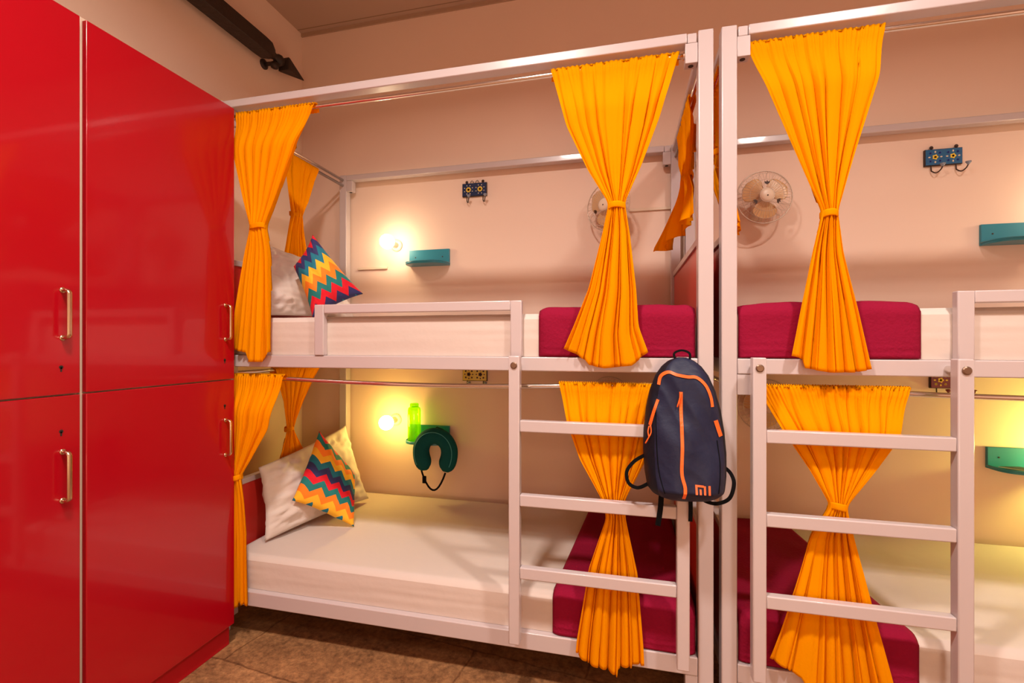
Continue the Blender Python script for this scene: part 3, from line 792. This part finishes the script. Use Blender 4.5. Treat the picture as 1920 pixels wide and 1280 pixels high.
# ------------------------------------------------------------------ backpack hanging on the ladder
def backpack():
    cx, z0, yb = .181, .806, 1.645
    t = thing('backpack', 'navy backpack with orange zips hanging on the left bunk ladder', 'backpack', (cx, yb, z0))
    prof = [(0, .080), (.010, .105), (.03, .120), (.08, .127), (.15, .130), (.22, .126), (.29, .117), (.35, .103), (.40, .083), (.43, .062), (.450, .038), (.458, .015)]
    def hw(z):
        for k in range(len(prof) - 1):
            if z <= prof[k + 1][0]:
                f = (z - prof[k][0]) / (prof[k + 1][0] - prof[k][0]); f = max(0, f)
                return prof[k][1] + (prof[k + 1][1] - prof[k][1]) * f
        return prof[-1][1]
    def lean(z): return .012 * (1 - z / .46) + .004
    H = .458
    def thick(z):
        f = z / H
        return (.035 + .075 * (1 - f) ** .8) * min(1, (z / .05 + .25)) ** .5 * min(1, ((H - z) / .06 + .12)) ** .5
    def front(x, z):
        w_ = hw(z); e = min(1, abs(x) / w_)
        t_ = thick(z) * (max(0, 1 - e ** 3.0)) ** .5
        nn = noise.noise(Vector((x * 14, z * 7, 2.2))) * .013 + (.5 - abs(noise.noise(Vector((x * 16 + z * 9, z * 8, 5))))) * .009
        return yb - .008 - t_ - nn * min(1, t_ * 18)
    def fn(a, b):
        z = H * b; s_ = 2 * a - 1; s_ = math.copysign(1 - (1 - abs(s_)) ** 1.4, s_); x = hw(z) * s_
        return (cx + lean(z) + x, front(x, z), z0 + z)
    def bk(a, b):
        z = H * b; x = hw(z) * (2 * a - 1)
        return (cx + lean(z) + x, yb - .006, z0 + z)
    m = MB(); m.grid(fn, 80, 80)
    for i_ in range(len(m.f)):
        cl = i_ % 80; m.mi[i_] = 1 if (cl < 15 or cl > 71) else 0
    m.cm = 1; m.grid(bk, 20, 40)
    # close bottom, top and sides
    def ring(zf):
        z = H * zf; a = [fn(i / 80, zf) for i in range(81)]; b = [bk(1 - i / 20, zf) for i in range(21)]; return a + b
    for zf in (0, 1): r_ = ring(zf); m.add(r_, [tuple(range(len(r_)))])
    for e in (0, 1):
        vv = [fn(e, j / 40) for j in range(41)] + [bk(e, 1 - j / 40) for j in range(41)]; m.add(vv, [tuple(range(82))])
    body = obj('bag_body', m, [M['navyl'], M['navy']], t, smooth=True)
    def px(X_, Y_):     # picture-plane helper: pixel offsets inside the bag crop to bag-local x,z
        return None
    def surf(path, wd, name, m_, par, lift=.003, th=.004):
        pts = smooth_path([(x, 0, z) for x, z in path], 8); mb = MB(); vs = []; fs = []
        n = len(pts)
        for i, p in enumerate(pts):
            a = pts[max(0, i - 1)]; b = pts[min(n - 1, i + 1)]; tt = (b - a).normalized(); nn = Vector((-tt.z, 0, tt.x))
            w_ = wd * (1 if not callable(wd) else 1)
            for q, dl in ((w_ / 2, 0), (w_ / 2, lift), (-w_ / 2, lift), (-w_ / 2, 0)):
                X_ = p.x + nn.x * q; Z_ = p.z + nn.z * q
                Z_ = min(max(Z_, .001), H - .001); X_ = max(-hw(Z_) * .985, min(hw(Z_) * .985, X_))
                vs.append((cx + lean(Z_) + X_, front(X_, Z_) + .004 - (.004 + dl if dl else 0), z0 + Z_))
        for i in range(n - 1):
            for k in range(4): fs.append((i * 4 + k, i * 4 + (k + 1) % 4, (i + 1) * 4 + (k + 1) % 4, (i + 1) * 4 + k))
        fs += [(3, 2, 1, 0), tuple((n - 1) * 4 + k for k in range(4))]
        mb.add(vs, fs); return obj(name, mb, m_, par, smooth=False)
    # main arched zip, centre zip, side pocket zips
    surf([(-.076, .370), (-.068, .398), (-.045, .412), (-.020, .404), (.012, .398), (.040, .396), (.066, .372), (.080, .335), (.083, .305)], .0095, 'main_zip', M['orange'], body)
    surf([(-.010, .350), (-.012, .28), (-.014, .18), (-.018, .10), (-.010, .055), (-.014, .018)], .010, 'front_zip', M['orange'], body)
    surf([(-.080, .322), (-.094, .285), (-.108, .238)], .0085, 'side_zip', M['orange'], body)
    surf([(.092, .262), (.100, .235), (.107, .212)], .013, 'side_zip', M['orange'], body)
    # pulls
    def pull(pts, name='zip_pull'):
        mb = MB(); mb.tube(smooth_path(pts, 5), .0022, 6); obj(name, mb, M['orange'], body, smooth=True)
    zx, zz = -.108, .238; yy = front(zx, zz) - .006
    pull([(cx + lean(zz) + zx + .002, yy, z0 + zz), (cx + lean(zz) + zx + .004, yy - .003, z0 + zz - .022), (cx + lean(zz) + zx - .004, yy - .003, z0 + zz - .040), (cx + lean(zz) + zx - .014, yy + .001, z0 + zz - .060)])
    pull([(cx + lean(zz) + zx - .002, yy, z0 + zz - .002), (cx + lean(zz) + zx - .006, yy - .003, z0 + zz - .02), (cx + lean(zz) + zx - .003, yy - .003, z0 + zz - .038)])
    zx, zz = -.011, .348; yy = front(zx, zz) - .006
    pull([(cx + lean(zz) + zx, yy, z0 + zz), (cx + lean(zz) + zx - .004, yy - .003, z0 + zz - .02), (cx + lean(zz) + zx - .011, yy - .001, z0 + zz - .046)])
    # print on the lower front: m and i
    def letter(polys):
        mb = MB()
        for (xa, xb, za, zb) in polys:
            nn = max(2, int((xb - xa) / .004)); nz_ = max(2, int((zb - za) / .004))
            def g(a, b, lf):
                X_ = xa + (xb - xa) * a; Z_ = za + (zb - za) * b; return (cx + lean(Z_) + X_, front(X_, Z_) - lf, z0 + Z_)
            mb.grid(lambda a, b: g(a, b, .0016), nn, nz_)
        return mb
    L0, LZ = .020, .038
    bw = .0065; hh = .029
    obj('logo', letter([(L0, L0 + bw, LZ, LZ + hh), (L0 + bw, L0 + .0245, LZ + hh - bw, LZ + hh), (L0 + .0245, L0 + .0305, LZ, LZ + hh - .0015),
                        (L0 + .0120, L0 + .0178, LZ, LZ + .0165), (L0 + .0375, L0 + .0440, LZ, LZ + hh)]), M['logo'], body, solid=.001)
    # seam lines of the front panel
    surf([(-.088, .30), (-.090, .20), (-.086, .10), (-.070, .03)], .003, 'panel_seam', M['black'], body, lift=.001)
    surf([(.094, .20), (.098, .12), (.090, .04)], .003, 'panel_seam', M['black'], body, lift=.001)
    # grab handle
    hp = smooth_path([(cx - .014, yb - .014, z0 + .452), (cx - .018, yb - .014, z0 + .472), (cx + .006, yb - .012, z0 + .482), (cx + .030, yb - .014, z0 + .472), (cx + .030, yb - .014, z0 + .448)], 6)
    mb = MB(); ribbon(mb, hp, .007, .006); obj('grab_handle', mb, M['black'], t)
    # shoulder straps: loops and loose ends
    def st(pts, wd, name):
        mb = MB(); ribbon(mb, smooth_path(pts, 8), wd, .003); obj(name, mb, M['black'], t)
    st([(.072, 1.625, .938), (.035, 1.620, .915), (.010, 1.615, .880), (.016, 1.615, .842), (.045, 1.615, .828), (.078, 1.620, .842), (.095, 1.625, .856)], .0115, 'shoulder_strap')
    st([(.310, 1.625, .915), (.333, 1.620, .895), (.343, 1.615, .862), (.330, 1.615, .815), (.295, 1.615, .795), (.262, 1.620, .797), (.235, 1.625, .812)], .0115, 'shoulder_strap')
    st([(.122, 1.620, .815), (.118, 1.620, .76), (.110, 1.620, .705)], .017, 'strap_end')
    st([(.212, 1.620, .815), (.213, 1.620, .77), (.212, 1.620, .728)], .013, 'strap_end')
backpack()

# ------------------------------------------------------------------ wall fans
def fan(x, z, yaw, label, tilt=0):
    y = 2.60
    t = thing('electric_fan', label, 'fan', (x, y, z), 'small wall fans')
    Mx = Matrix.Translation((x, y, z)) @ Matrix.Rotation(yaw, 4, 'Z') @ Matrix.Rotation(tilt, 4, 'X')
    def put(name, mb, m_, par=None, smooth=True, solid=0):
        mb.v = [tuple(Mx @ Vector(p)) for p in mb.v]; return obj(name, mb, m_, par or t, smooth=smooth, solid=solid)
    r = .132
    g = MB()
    g.torus((0, 0, 0), r, .0032, n=56)
    for rr, yy in ((r * .86, -.026), (r * .60, -.037)): g.torus((0, yy, 0), rr, .0011, n=44, k=5)
    g.torus((0, -.041, 0), .034, .002, n=30, k=5)
    for k in range(44):
        q = 2 * PI * k / 44; c, s_ = math.cos(q), math.sin(q)
        g.tube([(c * .034, -.041, s_ * .034), (c * r * .60, -.037, s_ * r * .60), (c * r * .86, -.026, s_ * r * .86), (c * r, 0, s_ * r)], .0008, 4, cap=False)
        if k % 2 == 0: g.tube([(c * r, 0, s_ * r), (c * r * .86, .028, s_ * r * .86), (c * .05, .040, s_ * .05)], .0008, 4, cap=False)
    cg = put('guard', g, M['wire'])
    put('badge', MB().lathe([(.0005, -.049), (.020, -.048), (.030, -.045), (.034, -.040), (.034, -.038), (.0005, -.038)], (0, 0, 0), 'y', 26), M['cream'], cg)
    put('badge_mark', MB().lathe([(.0035, -.0505), (.0035, -.0482)], (0, 0, -.004), 'y', 12), M['petald'], cg)
    for k in range(3):
        a0 = R(30 + 120 * k)
        def bl(u, v):
            rr = .018 + .094 * v
            wd = R(48) * math.sin(PI * min(1, .22 + v * .62)) ** .7 * (1 if v < .8 else math.sqrt(max(0, 1 - ((v - .8) / .2) ** 2)) * .75 + .25)
            a = a0 + wd * (2 * u - 1) * 1.0
            return (rr * math.cos(a), -.006 + .020 * (u - .5) * (1 - .3 * v), rr * math.sin(a))
        put('blade', MB().grid(bl, 16, 16), M['blade'], solid=.0018)
    put('hub', MB().lathe([(.0005, -.024), (.018, -.022), (.024, -.014), (.024, .010), (.0005, .010)], (0, 0, 0), 'y', 24), M['cream'])
    put('motor_housing', MB().lathe([(.0005, .018), (.040, .020), (.045, .034), (.042, .062), (.026, .078), (.0005, .082)], (0, 0, 0), 'y', 26), M['cream'])
    for k in range(3):     # dark leaf-shaped marks between the blades
        q = R(90 - 120 * k); c, s_ = math.cos(q) * .052, math.sin(q) * .052
        e = MB()
        for j in range(3):
            a = q + R(-35 + 35 * j); lx, lz = math.cos(a), math.sin(a)
            e.prism([(c, s_), (c + lx * .012 - lz * .005, s_ + lz * .012 + lx * .005), (c + lx * .022, s_ + lz * .022), (c + lx * .012 + lz * .005, s_ + lz * .012 - lx * .005)], -.0405, -.0390)
        put('leaf_mark', e, M['petald'], cg, smooth=False)
    # bracket to the wall (not yawed)
    obj('mounting_bracket', MB().box(x - .028, x + .028, YB - .012, YB - .0005, z - .085, z + .015).tube([(x, YB - .01, z - .05), (x, YB - .045, z - .055), (x, YB - .060, z - .02)], .011, 10), M['cream'], t, smooth=False, bevel=.002)
    return t
fan(-.085, 2.062, R(-30), 'small cream wall fan behind the left upper yellow curtain')
fan(.694, 2.052, R(4), 'small cream wall fan in the right upper bunk, blades facing out')
fan(-.075, .995, R(-24), 'small wall fan in the left lower bunk, its top edge showing below the rail')
fan(.700, .995, R(4), 'small wall fan in the right lower bunk, mostly behind curtain and ladder')

# ------------------------------------------------------------------ hook racks
def rack(x, z, base, p1, p2, label, knobm, style):
    t = thing('hook_rack', label, 'hook rack', (x, YB, z), 'tiled hook racks on the back wall')
    w_, h = .158, .082; yf = YB - .016
    b = obj('board', MB().box(x - w_ / 2, x + w_ / 2, yf + .002, YB - .0005, z - h / 2, z + h / 2), M['iron'], t, bevel=.002)
    ti = obj('tile', MB().box(x - w_ / 2 + .003, x + w_ / 2 - .003, yf - .002, yf + .002, z - h / 2 + .003, z + h / 2 - .003), M[base], t, bevel=.001)
    def petals(cx, cz, n, r0, r1, wd, m_, name='flower', ph=0):
        mb = MB()
        for k in range(n):
            a = 2 * PI * k / n + ph; c, s_ = math.cos(a), math.sin(a)
            mb.prism([(cx + c * r0 - s_ * wd * .3, cz + s_ * r0 + c * wd * .3), (cx + c * r0 + s_ * wd * .3, cz + s_ * r0 - c * wd * .3), (cx + c * (r0 + r1) / 2 + s_ * wd, cz + s_ * (r0 + r1) / 2 - c * wd),
                      (cx + c * r1, cz + s_ * r1), (cx + c * (r0 + r1) / 2 - s_ * wd, cz + s_ * (r0 + r1) / 2 + c * wd)], yf - .0035, yf - .0015)
        return obj(name, mb, m_, ti)
    def dots(cx, cz, r0, r1, wd, m_, nm):
        for k in range(4):
            a = PI / 2 * k + PI / 4; petals(cx + math.cos(a) * (r0 + r1) / 2, cz + math.sin(a) * (r0 + r1) / 2, 6, .0005, (r1 - r0) / 2, wd * .5, m_, nm)
    for sx in (-1, 1):
        cx = x + sx * .037
        if style == 'sun':
            petals(cx, z, 10, .006, .0185, .0035, M[p1]); petals(cx, z, 10, .001, .008, .004, M[p2], 'flower_centre')
            petals(cx, z, 8, .024, .031, .003, M['petalw'], 'dots', .39)
        else:
            petals(cx, z, 5, .002, .014, .0062, M[p1]); petals(cx, z, 6, .0005, .006, .004, M[p2], 'flower_centre')
            petals(cx, z, 4, .020, .031, .004, M[p1 if style == 'dense' else 'petalw'], 'leaf_dots')
            dots(cx, z, .022, .034, .006, M['petalb' if style == 'blue' else p2], 'corner_dot')
    hx = .052
    for sx in (-1, 1):
        cx = x + sx * hx + .002
        pts = smooth_path([(cx, yf + .006, z + h / 2 + .006), (cx, yf + .006, z - h / 2 - .012), (cx + .003, yf, z - h / 2 - .030), (cx + .013, yf - .012, z - h / 2 - .040), (cx + .022, yf - .028, z - h / 2 - .030), (cx + .026, yf - .036, z - h / 2 - .014)], 6)
        hk = obj('hook', MB().tube(pts, .0028, 8), M['iron'], t, smooth=True)
        a = pts[-1]
        obj('ceramic_knob', MB().lathe([(.003, -.006), (.006, -.002), (.0115, .006), (.011, .010), (.004, .012)], (a.x, a.y, a.z + .002), 'z', 16), M[knobm], hk, smooth=True)
        obj('finial', MB().torus((cx, yf + .004, z + h / 2 + .008), .006, .0028, n=18).lathe([(.0005, -.004), (.006, -.002), (.006, .002), (.0005, .004)], (cx, yf + .004, z + h / 2 + .008), 'y', 14), M['iron'], t, smooth=True)
    if style == 'sun':
        for sx in (-1, 1):
            pts = [(x + sx * (.004 + .026 * k / 10), yf + .006, z + h / 2 + .016 * math.sin(PI * k / 10)) for k in range(11)]
            obj('scroll', MB().tube(pts, .0016, 6), M['iron'], t, smooth=True)
rack(-.895, 2.256, 'tilenavy', 'petaly', 'petalo', 'navy tiled hook rack with two orange suns, left upper bunk', 'knob', 'sun')
rack(1.537, 2.232, 'tileblue', 'petaly', 'petalo', 'blue tiled hook rack with yellow flowers, right upper bunk', 'knob', 'blue')
rack(-.893, 1.118, 'tileyel', 'petald', 'petald', 'yellow tiled hook rack with dark flowers, left lower bunk', 'knob', 'dense')
rack(1.560, 1.128, 'tilemar', 'petaly', 'petaly', 'maroon tiled hook rack with yellow flowers, behind the right ladder', 'tilemar', 'dense')

# ------------------------------------------------------------------ wiring ducts
def duct(x0, x1, z, label):
    o = obj('cable_duct', MB().box(x0, x1, YB - .012, YB - .0005, z, z + .016), M['cream'], bevel=.002); tag(o, label, 'cable duct')
duct(-1.70, -1.489, 1.790, 'thin cream cable duct on the wall left of the upper lamp')
duct(.03, .262, 2.060, 'thin cream cable duct running right from the left upper fan')
